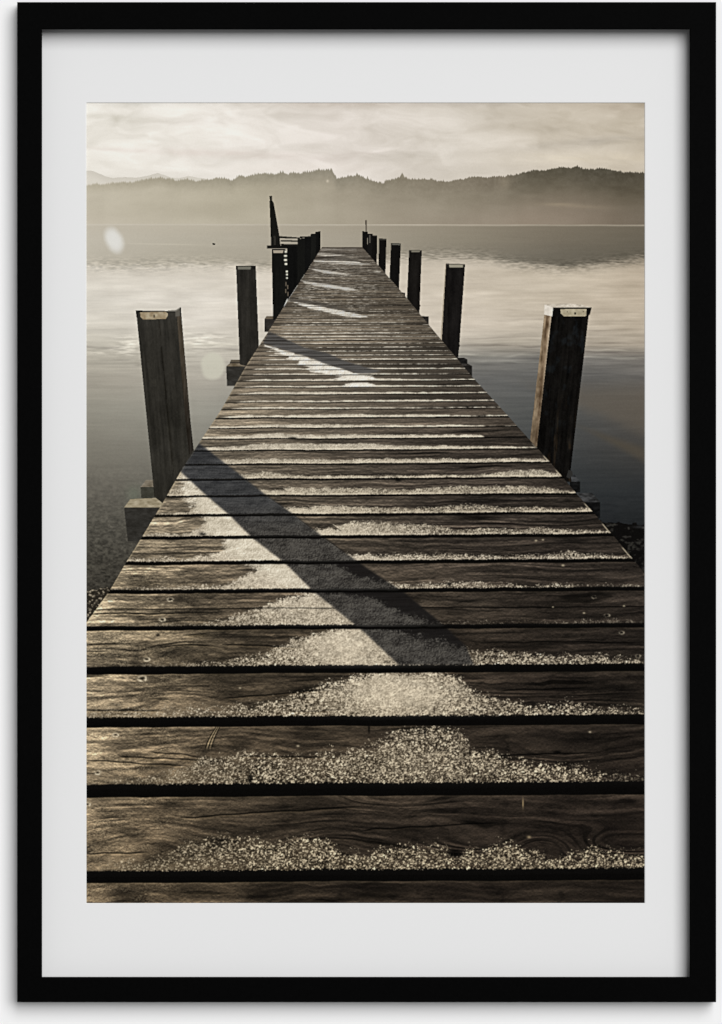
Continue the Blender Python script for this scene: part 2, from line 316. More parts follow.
    gn = vn(X / .95, Y / .8, 103) * 1.5 + .5 * fbm(X / 2.6, Y / 1.6, 104, 2)
    wood = wood + (sheen * (8 + 34 * np.clip(gn, -.6, 1.1) * 1.25))[..., None] * C(1, .93, .76)
    # top lip of each plank catches light
    lipw = np.exp(-((1 - v) * hpx / 1.5) ** 2) * sm(480, 640, Y)
    wood = wood + (lipw * interp([(86, 34), (300, 22), (645, 14)], X))[..., None] * C(1, .88, .66)
    wood = wood * (1 - .30 * np.exp(-(v * hpx / 1.2) ** 2))[..., None]

    # ---- frost lying along the near edges
    prof = {
        0: [(86, .0), (645, .0)],
        1: [(86, .04), (150, .1), (163, .15), (178, .33), (195, .38), (225, .42), (250, .40), (275, .37), (300, .40), (315, .43), (330, .34), (345, .22), (364, .19), (380, .24), (400, .29), (425, .28), (440, .30), (447, .24), (454, .10), (461, .12), (466, .28), (480, .2), (500, .33), (513, .36), (528, .2), (545, .15), (565, .13), (580, .18), (590, .28), (605, .2), (620, .19), (645, .14)],
        2: [(86, .02), (112, .04), (150, .1), (170, .25), (186, .25), (200, .42), (205, .5), (212, .4), (226, .42), (245, .52), (260, .42), (275, .52), (290, .42), (310, .46), (325, .5), (345, .52), (362, .57), (378, .66), (388, .78), (400, .87), (424, .96), (446, .9), (460, .84), (467, .74), (471, .56), (490, .5), (504, .4), (530, .32), (550, .25), (565, .26), (590, .19), (605, .06), (645, .03)],
        3: [(86, .13), (150, .15), (200, .16), (224, .17), (255, .24), (280, .36), (300, .54), (320, .68), (340, .76), (360, .93), (380, 1.02), (425, 1.03), (440, .98), (455, .9), (466, .76), (474, .58), (482, .45), (500, .29), (520, .2), (532, .11), (548, .2), (575, .21), (590, .13), (610, .11), (645, .06)],
        4: [(86, .02), (180, .05), (224, .1), (250, .28), (265, .32), (280, .52), (300, .76), (320, .9), (340, 1), (360, 1.05), (385, 1.02), (400, .92), (440, .68), (466, .45), (480, .38), (500, .33), (530, .24), (560, .22), (580, .14), (600, .19), (645, .07)],
        5: [(86, .02), (200, .05), (224, .16), (240, .32), (262, .5), (280, .8), (300, .92), (318, 1.03), (345, .98), (364, .86), (380, .7), (400, .4), (415, .22), (430, .04), (460, .03), (500, .05), (520, .0), (570, .05), (645, .03)],
        6: [(86, .03), (150, .06), (200, .12), (224, .2), (240, .42), (250, .62), (262, .86), (280, 1.05), (335, 1.03), (350, .7), (364, .42), (388, .3), (400, .15), (420, .17), (440, .2), (450, .3), (465, .27), (490, .15), (510, .08), (550, .12), (565, .15), (580, .05), (645, .07)],
        7: [(86, .1), (150, .16), (190, .14), (212, .25), (226, .55), (236, .8), (250, 1.04), (330, 1.04), (340, .5), (352, .27), (380, .25), (400, .3), (440, .3), (460, .22), (480, .2), (500, .17), (545, .2), (560, .32), (575, .3), (595, .18), (632, .12)],
        8: [(140, .1), (190, .2), (200, .5), (212, .85), (222, 1.04), (310, 1.04), (318, .5), (340, .5), (352, .66), (372, .72), (396, .62), (420, .58), (440, .48), (455, .26), (470, .32), (500, .25), (528, .26), (537, .42), (550, .25), (610, .15)],
        9: [(150, .05), (188, .1), (198, .6), (204, 1.02), (288, 1.02), (292, .42), (340, .45), (380, .4), (410, .3), (440, .42), (460, .5), (475, .46), (495, .3), (530, .3), (537, .36), (560, .22), (590, .2)],
        10: [(150, .3), (182, .5), (188, 1.), (262, 1.02), (266, .45), (300, .5), (340, .46), (380, .45), (400, .3), (425, .46), (450, .58), (480, .55), (520, .5), (545, .45), (560, .25), (575, .2)],
        11: [(150, .2), (183, 1.), (242, 1.), (246, .55), (270, .5), (290, .22), (340, .2), (400, .2), (440, .22), (490, .25), (510, .45), (530, .55), (545, .5), (556, .3), (570, .25)],
        12: [(170, .2), (222, .35), (232, .4), (300, .4), (340, .3), (380, .32), (410, .36), (440, .36), (500, .3), (548, .2)],
        13: [(190, .2), (225, .35), (250, .5), (290, .62), (330, .55), (370, .58), (395, .4), (430, .34), (490, .26), (510, .2), (540, .05)],
        14: [(200, .15), (240, .3), (280, .5), (300, .34), (350, .38), (410, .34), (480, .28), (485, .0), (530, .0)],
        15: [(200, .1), (250, .22), (290, .36), (330, .36), (380, .26), (470, .2), (490, .05)],
    }
    hf = np.zeros_like(X)
    for i in range(NG + 1):
        m = idx == i
        if not m.any(): continue
        if i in prof: hf[m] = interp(prof[i], X[m])
        else:
            r = np.random.RandomState(300 + i).rand(4)
            base = .10 + .26 * r[0] + .22 * vn(X[m] / 38 + r[1] * 99, X[m] * 0 + i * 3.1, 110)
            hf[m] = base * sm(-.62, -.45, U[m]) * (1 - .5 * sm(.35, .7, U[m]))
    xsh = np.interp(ys, [443, 467, 495, 514, 538, 566, 593, 622], [199, 230, 266, 293, 325, 364, 405, 440])[:, None]
    inz = (idx >= 7) & (idx <= 12) & (X > xsh - 1.5) & (X < xsh + 26)
    hf = np.where(inz, np.minimum(hf, .34 + .12 * vn(X / 25, idx * 3.7, 109)), hf)
    # the dense central mounds inside the second shadow's wedge, drawn below
    sc = np.clip((pmid - VY) / 400, .25, 1.15)
    Xp = X + s1 * 211; Yp = Y + s2 * 173
    fine = fbm(Xp / (1.9 * sc + .25), Yp / (1.35 * sc + .2), 111, 2)
    coarse = fbm(Xp / (9 * sc + 1), Yp / (4 * sc + .6), 112, 3)
    gs3 = (vn(Xp / (.62 * sc + .25), Yp / (.58 * sc + .25), 115) + vn(Xp / (1.5 * sc + .25), Yp / (1.0 * sc + .25), 116)) * 1.1
    marg = (hf - v) * hpx                                           # px above/below frost limit
    wdt = np.clip(hpx * .08, .35, 4.4)
    hf = hf * interp([(86, 1), (430, 1), (520, .84), (645, .8)], X)
    cover = sm(-1., 1., marg / wdt - .4 * sm(640, 560, Y) * sm(300, 420, X) + coarse * 1.3 + fine * np.clip(hpx / 24, .2, 1.0) + gs3 * np.clip(hpx / 26, .1, 1.5))
    cover = cover * np.clip(hf * 14, 0, 1)
    dens = interp([(86, .6), (200, .8), (260, 1), (645, 1)], X)
    cover = cover * np.where(Y > 600, dens, 1)
    # how closed the layer is: closed on the mounds in the middle, grainy elsewhere
    closed = np.clip(blob(300, 560, 90, 70) + blob(400, 695, 70, 26) + .8 * blob(350, 650, 50, 28) + .75 * blob(240, 520, 60, 45) + .35 * blob(420, 765, 60, 18), 0, 1)
    closed = np.maximum(closed, sm(520, 440, Y) * .6)
    gamp = interp([(250, .12), (400, .3), (470, .5), (560, .62), (650, .72), (800, .98), (903, 1.05)], Y) * (1 - .58 * closed)
    gs1 = fbm(Xp / (1.0 * sc + .3), Yp / (.92 * sc + .28), 113, 2); gs2 = fbm(X / 4.5, Y / 3, 114, 2)
    gem = gs1 - np.roll(np.roll(gs1, -int(round(.8 * S)), 0), -int(round(.6 * S)), 1)
    gbright = np.clip(interp([(400, .62), (560, .58), (700, .52), (800, .44), (903, .42)], Y) + .42 * closed + gamp * (gs1 * .42 + gs3 * .62 + gs2 * .34 + gem * .20), 0, 1.2)
    fd = row([(86, (70, 58, 40)), (645, (52, 43, 32))]) * .9
    fb = grid2([86, 645], [(240, [(230, 222, 207)] * 2), (430, [(222, 211, 190)] * 2), (500, [(214, 201, 177)] * 2), (560, [(221, 208, 185)] * 2), (720, [(216, 201, 174)] * 2), (903, [(206, 189, 157)] * 2)])
    frost = fd + (fb - fd) * gbright[..., None]
    frost = frost * (.93 + .1 * coarse)[..., None]
    deck = mix(wood, frost, cover * np.clip(interp([(600, .85), (780, .70), (903, .62)], Y) + .4 * closed + (gs1 * .6 + gs3 * .6) * (1 - closed), 0, 1))
    # bright rime ridge right at the lip
    ridgeb = np.exp(-((v * hpx - .9 * sc - .2) / (.9 * sc + .25)) ** 2) * np.clip(hf * 5, 0, 1) * sm(620, 500, Y) * np.clip(.85 + coarse * 1.4, 0, 1.2)
    deck = mix(deck, fb, np.clip(ridgeb * .75, 0, .9) * sm(300, 420, Y))
    # stray crystals
    sp = sm(.80, .97, vn(X / 1.5, Y / 1.2, 120) + .5 + .10 * fbm(X / 30, Y / 12, 121, 2)) * sm(520, 640, Y) * np.clip(.3 + .8 * sm(12, -1, np.abs(marg)) , 0, 1)
    deck = mix(deck, np.broadcast_to(C(190, 172, 136), deck.shape), sp * (.04 + .16 * sm(.25, .7, fbm(X / 40, Y / 14, 159, 2))))

    # split in the fifth plank
    ck = np.exp(-((Yw - 608.2 - .6 * fbm(X / 30, Y * 0, 122, 2)) / .62) ** 2)
    deck = deck * (1 - .86 * ck * (1 - .35 * cover))[..., None]
    for (x0, y0, x1, y1, w) in ((86, 709.5, 165, 711, 1.0), (86, 644, 120, 643.5, .6), (86, 651, 110, 651, .6), (120, 756, 200, 760, .8), (150, 752, 205, 757, .7), (224, 698, 330, 690, .7), (240, 756, 330, 757, .8), (86, 760, 190, 766, .7), (500, 690, 590, 688, .8), (505, 642, 640, 643, .7), (290, 712, 340, 710, .8), (224, 645, 300, 647, .7), (86, 853, 150, 852, .7), (490, 756, 600, 752, .8), (180, 818, 364, 806, .8), (364, 830, 500, 822, .8), (230, 537, 330, 550, .0)):
        if w <= 0: continue
        tt = np.clip((X - x0) / (x1 - x0), 0, 1); yy = y0 + (y1 - y0) * tt + 1.2 * fbm(X / 18, X * 0 + y0, 123, 2)
        q = np.exp(-((Y - yy) / w) ** 2) * sm(x0 - 3, x0 + 6, X) * sm(x1 + 3, x1 - 14, X); q2 = np.exp(-((Y - yy - 1.7) / .8) ** 2) * sm(x0 - 3, x0 + 6, X) * sm(x1 + 3, x1 - 14, X)
        deck = deck * (1 - .75 * q * (1 - .6 * cover))[..., None] + (q2 * 22 * sm(560, 150, X))[..., None] * C(1, .85, .6)
    # the forked split in the third plank
    for off, c in ((0, -1), (1.6, 1), (3.2, -1), (4.6, .8), (6.4, -.7)):
        xx = 205 + off + (12 - .8 * off + .3 * off) * np.clip((751 - Y) / 25, 0, 1.2) ** 1.5
        q = np.exp(-((X - xx) / .7) ** 2) * sm(751, 745, Y) * (Y > 724) * (v < 1)
        deck = deck * (1 + .85 * q * min(c, 0))[..., None] + (q * max(c, 0) * 80)[..., None] * C(1, .9, .68)
    # chip marks
    for (x, y, rx, ry) in ((250, 779, 2.2, 5), (455, 853, 7, 4), (557, 752, 4, 1.3), (158, 635, 1.8, 1.3), (449, 584, 2, 1.6), (369, 729, 1, 4), (425, 732, .9, 5), (398, 480.5, 3, 1), (203, 534, 4, 1.6), (293, 438, 4, 1)):
        deck = deck * (1 - .7 * np.clip(blob(x, y, rx, ry) * 1.3, 0, 1))[..., None]
    deck = deck + (blob(523, 803.5, .7, 4.5) * 1.0)[..., None] * C(110, 96, 68) + (blob(529, 837, 2.2, 1.2))[..., None] * C(110, 98, 74)
    # screw heads
    for (x, y, r) in ((170.3, 599.5, 1), (162.5, 604.5, .6), (162.3, 619.6, 1), (146.8, 659.3, 1), (142.3, 678.4, 1.5), (115.6, 735, 1), (97.7, 772.5, 1.1), (87.3, 804.3, 1), (594.3, 597, .8), (607, 615.4, .9), (584, 613, .5), (621.6, 632.6, .8), (563, 565.4, .7), (624, 606, .5), (553, 607, .4), (638, 656, .8), (536, 540.6, .6), (543, 539.8, .5), (240, 688, .5), (320, 683, .8), (298, 746, .7), (590, 732, .6), (558, 577, .0)):
        e = np.sqrt(((X - x) / (3.4 * r + .3)) ** 2 + ((Y - y) / (2.1 * r + .2)) ** 2)
        if r >= .8:
            ring = np.exp(-((e - .75) / .3) ** 2) * (.55 + .45 * np.clip((Y - y + .5 * (X - x)) * .5 + .5, 0, 1)); ctr = np.exp(-(e / .35) ** 2)
            deck = mix(deck, np.broadcast_to(C(232, 218, 188), deck.shape), ring * (.85 if x < 300 else .5) * np.clip(.75 + 1.2 * fbm(X / 1.6, Y / 1.4, 170, 2), 0, 1)); deck = deck * (1 - .65 * ctr)[..., None]
        elif r > 0: deck = mix(deck, np.broadcast_to(C(196, 182, 152), deck.shape), np.exp(-(e / .6) ** 2) * .8)

    # ---- the printed post shadows on the deck, and white rime that they kept from thawing
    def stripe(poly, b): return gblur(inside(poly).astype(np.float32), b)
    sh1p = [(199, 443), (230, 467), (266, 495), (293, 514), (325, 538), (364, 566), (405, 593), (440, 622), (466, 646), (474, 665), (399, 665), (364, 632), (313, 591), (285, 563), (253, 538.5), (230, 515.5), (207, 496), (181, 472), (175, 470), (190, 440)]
    rime = np.zeros_like(X)
    def wedge(poly, rag, seed):
        nonlocal rime
        sl = box(poly, 8); q = np.zeros_like(X)
        nx = fbm(X[sl] / 10, Y[sl] / 1.2, seed, 3) * rag
        x, y = X[sl] + nx, Y[sl]; r = np.zeros(x.shape, bool); n_ = len(poly)
        for i in range(n_):
            (ax, ay), (bx, by) = poly[i], poly[(i + 1) % n_]
            if ay == by: continue
            r ^= ((ay > y) != (by > y)) & (x < (bx - ax) * (y - ay) / (by - ay) + ax)
        q[sl] = r; rime = np.maximum(rime, gblur(q, .35) if S <= 3 else q)
    wedge([(179, 474), (184, 473), (206, 495), (228, 514), (252, 538), (283, 562), (310, 590), (300, 590), (268, 575), (240, 560), (222, 553), (226, 538), (206, 536), (208, 528), (196, 513), (187, 502), (184, 494), (180, 489), (182, 480)], 7, 130)
    wedge([(263, 344), (288, 352), (310, 358.5), (326, 364), (342, 369.5), (358, 374.5), (372, 376), (377, 379.8), (335, 380), (340, 376.5), (318, 373), (305, 370), (312, 367.5), (297, 364.5), (303, 361), (286, 359), (291, 356.5), (276, 353.5), (280, 351.5), (266, 347)], 6, 131)
    wedge([(350, 382.6), (370, 382.6), (377, 387), (341, 387)], 5, 132)
    wedge([(287.3, 300.4), (312, 304.6), (340, 310.2), (367, 315.8), (362, 317.6), (345, 316.6), (330, 313.6), (312, 308.6), (298, 304.6)], 5, 133)
    wedge([(298.8, 280.2), (325, 283.8), (350, 287.8), (359, 290.2), (345, 290.4), (322, 286.8), (306, 283.4)], 4, 134)
    wedge([(307, 268.2), (330, 270.8), (351, 274.2), (345, 275.4), (322, 272.6)], 3, 135)
    wedge([(314, 258.6), (335, 259.6), (356, 261.6), (370, 264.6), (352, 264.6), (330, 263.4), (313, 261.6)], 4, 136)
    wedge([(317, 252.4), (340, 254.2), (352, 256.2), (330, 256.2), (316, 255)], 3, 137)
    wedge([(320, 248.6), (358, 249), (356, 250.4), (319, 250.4)], 3, 138)
    wedge([(377, 271), (381, 271.3), (380, 272.6), (370, 272.4)], 2, 139)
    rimec = np.broadcast_to(C(231, 223, 208), deck.shape) + (gs1 * 18 + gem * 16 + coarse * 26 + gs2 * 12)[..., None] - (sm(400, 520, Y) * 25)[..., None] * C(.9, 1.0, 1.25)
    rb = gblur(rime, 3.2)
    rime = np.where(Y > 430, sm(.05, .95, rb + (.50 * fbm(X / 7, Y / 2.6, 133, 3) + .30 * gs1) * np.clip(rb * 5, 0, 1) - .04), rime)
    deck = mix(deck, rimec, rime * .93 * sm(-.1, .08, v))
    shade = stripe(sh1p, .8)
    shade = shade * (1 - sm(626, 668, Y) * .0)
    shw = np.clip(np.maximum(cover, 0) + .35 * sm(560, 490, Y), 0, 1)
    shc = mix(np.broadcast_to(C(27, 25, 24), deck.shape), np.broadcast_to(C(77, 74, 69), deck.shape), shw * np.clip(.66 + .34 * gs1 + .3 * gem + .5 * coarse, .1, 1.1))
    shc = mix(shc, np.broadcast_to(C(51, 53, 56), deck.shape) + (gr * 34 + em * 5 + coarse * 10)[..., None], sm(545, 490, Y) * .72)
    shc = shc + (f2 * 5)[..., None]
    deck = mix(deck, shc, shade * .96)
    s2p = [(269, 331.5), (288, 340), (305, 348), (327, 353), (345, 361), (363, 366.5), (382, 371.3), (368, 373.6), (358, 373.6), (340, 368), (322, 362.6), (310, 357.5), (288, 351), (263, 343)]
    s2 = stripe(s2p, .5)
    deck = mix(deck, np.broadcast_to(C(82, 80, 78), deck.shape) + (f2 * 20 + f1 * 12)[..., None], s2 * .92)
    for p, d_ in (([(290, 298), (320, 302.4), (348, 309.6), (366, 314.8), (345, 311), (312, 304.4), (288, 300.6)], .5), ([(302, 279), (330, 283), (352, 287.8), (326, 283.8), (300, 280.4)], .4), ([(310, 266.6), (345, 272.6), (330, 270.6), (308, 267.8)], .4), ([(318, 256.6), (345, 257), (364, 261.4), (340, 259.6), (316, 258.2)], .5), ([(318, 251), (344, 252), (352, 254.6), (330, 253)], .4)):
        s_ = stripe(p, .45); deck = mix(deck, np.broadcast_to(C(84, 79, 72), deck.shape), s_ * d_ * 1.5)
    # gaps
    gapw = np.clip(hpx / 26, .25, 1.)
    dn = v * hpx; df = (1 - v) * hpx
    dn = dn + gs1 * 1.1 * np.clip(hpx / 40, 0, 1.2) * np.clip(hf * 8, .25, 1)
    gmask = 1 - sm(-.55, .75, dn / gapw) * sm(-.5, .7, df / gapw)
    gc = np.broadcast_to(C(9, 8, 7), deck.shape)
    gfar = sm(430, 330, Y)
    lit = np.clip(closed * sm(540, 620, Y), 0, 1)
    # lower half of plank i's front edge shows just under its near lip (v<0)
    fr = np.clip(1 + v * hpx / np.clip(hpx * .12, .5, 9), 0, 1) * (v <= 0)
    gcol = gc + (fr * (5 + 34 * lit + 20 * shade))[..., None] * C(1, .98, .94)
    gcol = mix(gcol, np.broadcast_to(C(38, 32, 26), deck.shape), gfar * .9)
    # ragged frosty lip over the gap
    deck = mix(deck, gcol, gmask)
    dm = (X > xl) & (X < xr) & (Y > 247 - .2 * np.abs(X - 342) * 0)
    # rim light along the left edge
    rim = np.exp(-((X - xl - .7) / .7) ** 2) * sm(330, 380, Y) * (.55 + .5 * fbm(Y / 6, X * 0, 140, 2))
    deck = mix(deck, np.broadcast_to(C(192, 176, 144), deck.shape), np.clip(rim * .75, 0, 1) * (1 - shade * .8) * wood_in)
    rim = np.exp(-((xr - X - .9) / .7) ** 2) * sm(430, 460, Y) * sm(.30, .12, np.abs(v - .28)) * (s3 > .35)
    deck = mix(deck, np.broadcast_to(C(190, 178, 152), deck.shape), np.clip(rim * .8, 0, 1) * wood_in)
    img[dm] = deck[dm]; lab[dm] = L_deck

    # ---- beam ends
    def beam(front, topf, cf, ct):
        lb = label('printed_beam_end')
        nz = lambda x, y: (fbm(x / 5, y / 2, len(names), 3))[..., None]
        def cut(p): return p
        for poly, c, k in ((topf, ct, 40), (front, cf, 13)):
            if not poly: continue
            sl = box(poly); mm = inside(poly, sl) & (lab[sl] != L_deck)
            cc = C(*c) + nz(X[sl], Y[sl]) * k
            img[sl][mm] = np.broadcast_to(cc, X[sl].shape + (3,))[mm]; lab[sl][mm] = lb
    beam([(140.5, 487), (156, 487), (158, 500), (141.3, 498)], [(140.5, 487), (146, 480), (156, 480), (156, 487)], (62, 61, 53), (122, 113, 98))
    beam([(124, 507.4), (162, 507.2), (150, 541.5), (127.8, 541.5)], [(124, 507.6), (130.5, 499), (157, 498), (163, 504), (161, 507.4)], (47, 45, 41), (152, 141, 117))
    beam([(230, 362), (242, 362), (242, 364.2), (230, 364.2)], [(230, 362), (231, 359.8), (242, 359.8), (242, 362)], (48, 43, 38), (96, 88, 75))
    beam([(226, 366.4), (250, 366.4), (240, 386), (227, 386)], [(226, 366.6), (229.5, 363.4), (250, 363.4), (250, 366.6)], (50, 48, 44), (116, 105, 88))
    beam([(264.4, 319), (280, 319), (272, 332), (264.4, 332)], [(264.4, 319.2), (266.5, 316), (280, 316), (280, 319.2)], (46, 43, 40), (96, 86, 72))
    beam([(570, 481.6), (580.3, 481.6), (580.3, 492.4), (570, 492)], [(566, 474), (573.8, 474), (580.3, 481.8), (566, 481.8)], (19, 19, 19), (52, 53, 54))
    beam([(582, 502), (600.2, 502), (600.2, 518), (590, 518)], [(570, 493.4), (592, 492.8), (600.2, 502.2), (578, 502.2)], (16, 16, 16), (54, 54, 54))
    beam([(448, 359.2), (467.5, 359.2), (467.5, 364.5), (448, 364.5)], [(448, 357.6), (464, 357.6), (467.5, 359.4), (448, 359.4)], (26, 25, 24), (46, 44, 42))
    beam([(455, 365.6), (472.2, 365.6), (472.2, 377), (462, 377)], [(455, 363.6), (468, 363.8), (472.2, 365.8), (455, 365.8)], (28, 26, 24), (48, 45, 42))
    beam([(410, 315.4), (428.8, 316.4), (428.8, 325), (418, 325)], [], (38, 35, 32), (48, 45, 42))
    beam([(390, 291.8), (405, 292.6), (405.4, 299.6), (395, 299)], [], (40, 36, 32), (48, 45, 42))

    # ---- posts
    def postcol(base, k=7, seed=0, slope=0.):
        def f(x, y):
            xx = x - slope * (y - 300)
            n_ = fbm(xx / 2.2, y / 40, 200 + seed, 3) * k + fbm(xx / 6, y / 12, 220 + seed, 3) * k * .7 + fbm(x / 1.2, y / 2, 240 + seed, 2) * k * .35
            return np.clip(C(*base) + n_[..., None] * C(1, .96, .88), 3, 255)
        return f
    def deckcut(poly, colf, lb):
        sl = box(poly); mm = inside(poly, sl) & (X[sl] < np.broadcast_to(xl, X.shape)[sl])
        c = colf(X[sl], Y[sl]) if callable(colf) else np.broadcast_to(C(*colf), X[sl].shape + (3,)); img[sl][mm] = c[mm]; lab[sl][mm] = lb
    def deckcutr(poly, colf, lb):
        sl = box(poly); mm = inside(poly, sl) & (X[sl] > np.broadcast_to(xr, X.shape)[sl])
        c = colf(X[sl], Y[sl]) if callable(colf) else np.broadcast_to(C(*colf), X[sl].shape + (3,)); img[sl][mm] = c[mm]; lab[sl][mm] = lb
    def P(): return label('printed_post')
    # far posts first
    lb = P(); deckcutr([(362, 231), (364.2, 231), (364.2, 256), (361, 256)], (20, 19, 18), lb)
    lb = label('printed_pole'); deckcutr([(365.3, 220.3), (366.7, 220), (367, 233), (365.4, 233)], (78, 70, 60), lb)
    lb = P(); deckcutr([(364, 231.6), (367.8, 231.8), (367.2, 260), (362, 260)], (18, 17, 16), lb)
    lb = P(); deckcutr([(368, 233.6), (373, 233.8), (372.2, 266), (367, 266)], (22, 21, 20), lb); deckcutr([(369.4, 235), (370.2, 235), (370, 243), (369.5, 243)], (96, 92, 84), lb)
    lb = P(); deckcutr([(372.6, 235.2), (377.2, 235.4), (376.8, 272), (371, 272)], (17, 16, 15), lb); deckcutr([(373.5, 235.2), (377, 235.4), (377, 236.4), (373.5, 236.3)], (44, 42, 39), lb)
    lb = P(); deckcutr([(379, 238.4), (386.6, 238.6), (385.2, 284), (378, 284)], postcol((17, 16, 15), 3, 1), lb); deckcutr([(380, 238.8), (386, 239), (386, 240), (380, 239.9)], (58, 56, 51), lb)
    lb = P(); deckcutr([(391, 243), (401, 243.2), (398.6, 298), (388.5, 298)], postcol((17, 16, 15), 3, 2), lb); deckcutr([(392, 243.3), (400, 243.5), (399.6, 245.2), (392.2, 245)], (92, 90, 82), lb)
    lb = P(); deckcutr([(409, 250), (421.9, 250.2), (419.2, 322), (405.8, 322)], postcol((23, 21, 19), 7, 3), lb); deckcutr([(409.8, 250.2), (421.4, 250.4), (421, 252.4), (410.4, 252.2)], (40, 38, 35), lb); deckcutr([(411.4, 250.5), (419.8, 250.6), (419.6, 252), (411.4, 251.9)], (124, 119, 105), lb); deckcutr([(418.8, 304.5), (420.6, 305), (420.2, 306.8), (418.6, 306.5)], (22, 20, 18), lb)
    lb = P(); deckcutr([(445.3, 264), (447, 264.4), (442, 352), (439.6, 352)], (172, 160, 141), lb)
    deckcutr([(446, 263.6), (465.2, 264.2), (459.4, 346), (457.4, 366), (440.2, 366)], postcol((23, 21, 20), 8, 4), lb)
    deckcutr([(446, 263.6), (465.2, 264.2), (464.8, 267.2), (446, 267.4)], (32, 30, 28), lb); deckcutr([(449.2, 264.6), (463, 264.9), (462.8, 267.4), (449.4, 267.4)], (150, 144, 127), lb); deckcutr([(446, 263.4), (465, 264), (465, 264.7), (446, 264.2)], (92, 86, 78), lb)
    deckcutr([(457.8, 344.2), (460.2, 345), (459.6, 347), (457.8, 346.6)], (20, 18, 17), lb)
    # near right post with its sunlit side
    lb = P()
    def litc(x, y):
        ax = x - (552.5 - (y - 308) * .0935)
        n_ = fbm(ax / 1.6, y / 14, 260, 3) * 40 + fbm(ax / 3.2, y / 5, 261, 3) * 34
        c = C(132, 114, 91) + n_[..., None] * C(1, .95, .85)
        c = c + np.exp(-((ax + 1.0) / 1.1) ** 2)[..., None] * C(34, 36, 38) - np.exp(-((ax + 4.2) / 1.6) ** 2)[..., None] * C(34, 34, 30)
        return np.clip(c * interp([(310, 1.04), (380, 1.0), (445, .82)], y)[..., None], 20, 230)
    deckcutr([(544.4, 313.5), (553, 315), (538.6, 456), (529, 450)], litc, lb)
    def darkc(x, y):
        c = postcol((15, 13.5, 12), 9, 6, -.09)(x, y); b = sm(.15, .7, fbm(x / 6, y / 9, 262, 3)) * interp([(300, 1), (400, .6), (470, .2)], y)
        return c + b[..., None] * C(9, 13, 16) + (sm(380, 470, y) * sm(.1, .6, fbm(x / 3, y / 20, 263, 3)))[..., None] * C(24, 17, 9)
    deckcutr([(552.3, 308), (589.6, 308), (588.5, 318), (577, 416), (570.8, 470), (571.5, 482), (555, 482), (530, 462), (536.8, 446)], darkc, lb)
    fill([(544.4, 304.6), (566, 303.4), (581, 304.6), (591.8, 307.8), (553, 308)], lambda x, y: C(196, 186, 170) + (fbm(x / 2.5, y / 1.0, 264, 3) * 46)[..., None], lb)
    fill([(553, 307.4), (591.8, 307.3), (590, 314.6), (588, 316), (586, 309.5), (561, 309.2), (560.5, 316), (552.4, 316.2)], (15, 14, 13), lb)
    fill([(544.4, 304.6), (553, 307.4), (552.2, 316.3), (544.2, 314.6)], lambda x, y: C(218, 210, 197) + (fbm(x / 2, y / 2, 265, 2) * 16)[..., None], lb)
    fill([(560.4, 309.2), (586.4, 309), (586.2, 315.4), (585, 316.3), (564, 316.4), (561, 313.5)], lambda x, y: C(166, 156, 131) + (fbm(x / 3, y / 2, 266, 3) * 26)[..., None], lb)
    fill([(574, 312.4), (576, 312.3), (576.2, 314.6), (574.2, 314.7)], (24, 20, 16), lb); fill([(567, 311.2), (568, 311.2), (568, 312.2), (567, 312.2)], (92, 82, 64), lb); fill([(583, 311), (583.8, 311), (583.8, 312), (583, 312)], (92, 82, 64), lb)
    fill([(568.6, 470), (572, 471), (573, 474.5), (569.5, 478.6), (566.5, 477)], (44, 43, 41), lb)
    # left far row: tight posts merging into the landing stage with rails
    for poly, c in (([(315, 232), (320.6, 231), (320.6, 249.4), (315.4, 258)], (16, 16, 15)), ([(310.4, 234.4), (316, 234), (315.6, 258), (310.6, 265)], (24, 24, 22)),
                    ([(304.6, 237), (311.4, 236.4), (310.8, 265), (304.6, 275)], (17, 17, 16)), ([(297.4, 238.8), (305, 238.2), (304.8, 274), (297.4, 286)], (21, 21, 19)),
                    ([(287.2, 244.8), (297.6, 244.4), (297.6, 285), (287.4, 301)], (15, 15, 14))):
        lb = P(); deckcut(poly, postcol(c, 3, int(poly[0][0])), lb)
    lb = label('printed_rail')
    for poly, c in (([(275.4, 236), (279.6, 236), (300, 237.4), (300, 238.8), (279.6, 238.4), (275.4, 238)], (40, 39, 35)), ([(280, 239.9), (298, 240.3), (298, 242), (281, 241.6)], (28, 27, 25)), ([(281, 243.8), (298, 244), (298, 246.5), (281, 246.5)], (24, 23, 21)),
                    ([(311.2, 233.8), (316.6, 233.4), (316.6, 234.6), (311.2, 235.2)], (28, 27, 25)), ([(300, 236.5), (312, 236), (312, 237), (300, 238.5)], (32, 31, 28))):
        fill(poly, c, lb)
    lb = label('printed_leaning_post')
    fill([(269.2, 196), (272, 195.6), (272.3, 200.5), (273.8, 203), (279.2, 234), (280.6, 246.5), (271, 246.5), (269.6, 206), (269.3, 201.5), (269.9, 200.6)], postcol((22, 22, 19), 4, 9), lb)
    fill([(273.6, 236), (275.6, 236), (276, 245), (274, 245)], (66, 63, 57), lb, .5)
    lb = P(); deckcut([(271.7, 249), (285, 249), (287.8, 252), (288, 297), (278, 320), (273, 320), (271.9, 268)], postcol((20, 20, 18), 4, 10), lb)
    fill([(273.2, 250.4), (283.4, 250.4), (282.8, 253), (273.6, 253)], (158, 148, 131), lb)
    lb = label('printed_ledge'); fill([(267, 245.4), (287.4, 245.6), (287.4, 248.8), (267, 248.8)], (18, 18, 16), lb)
    lb = label('printed_chain')
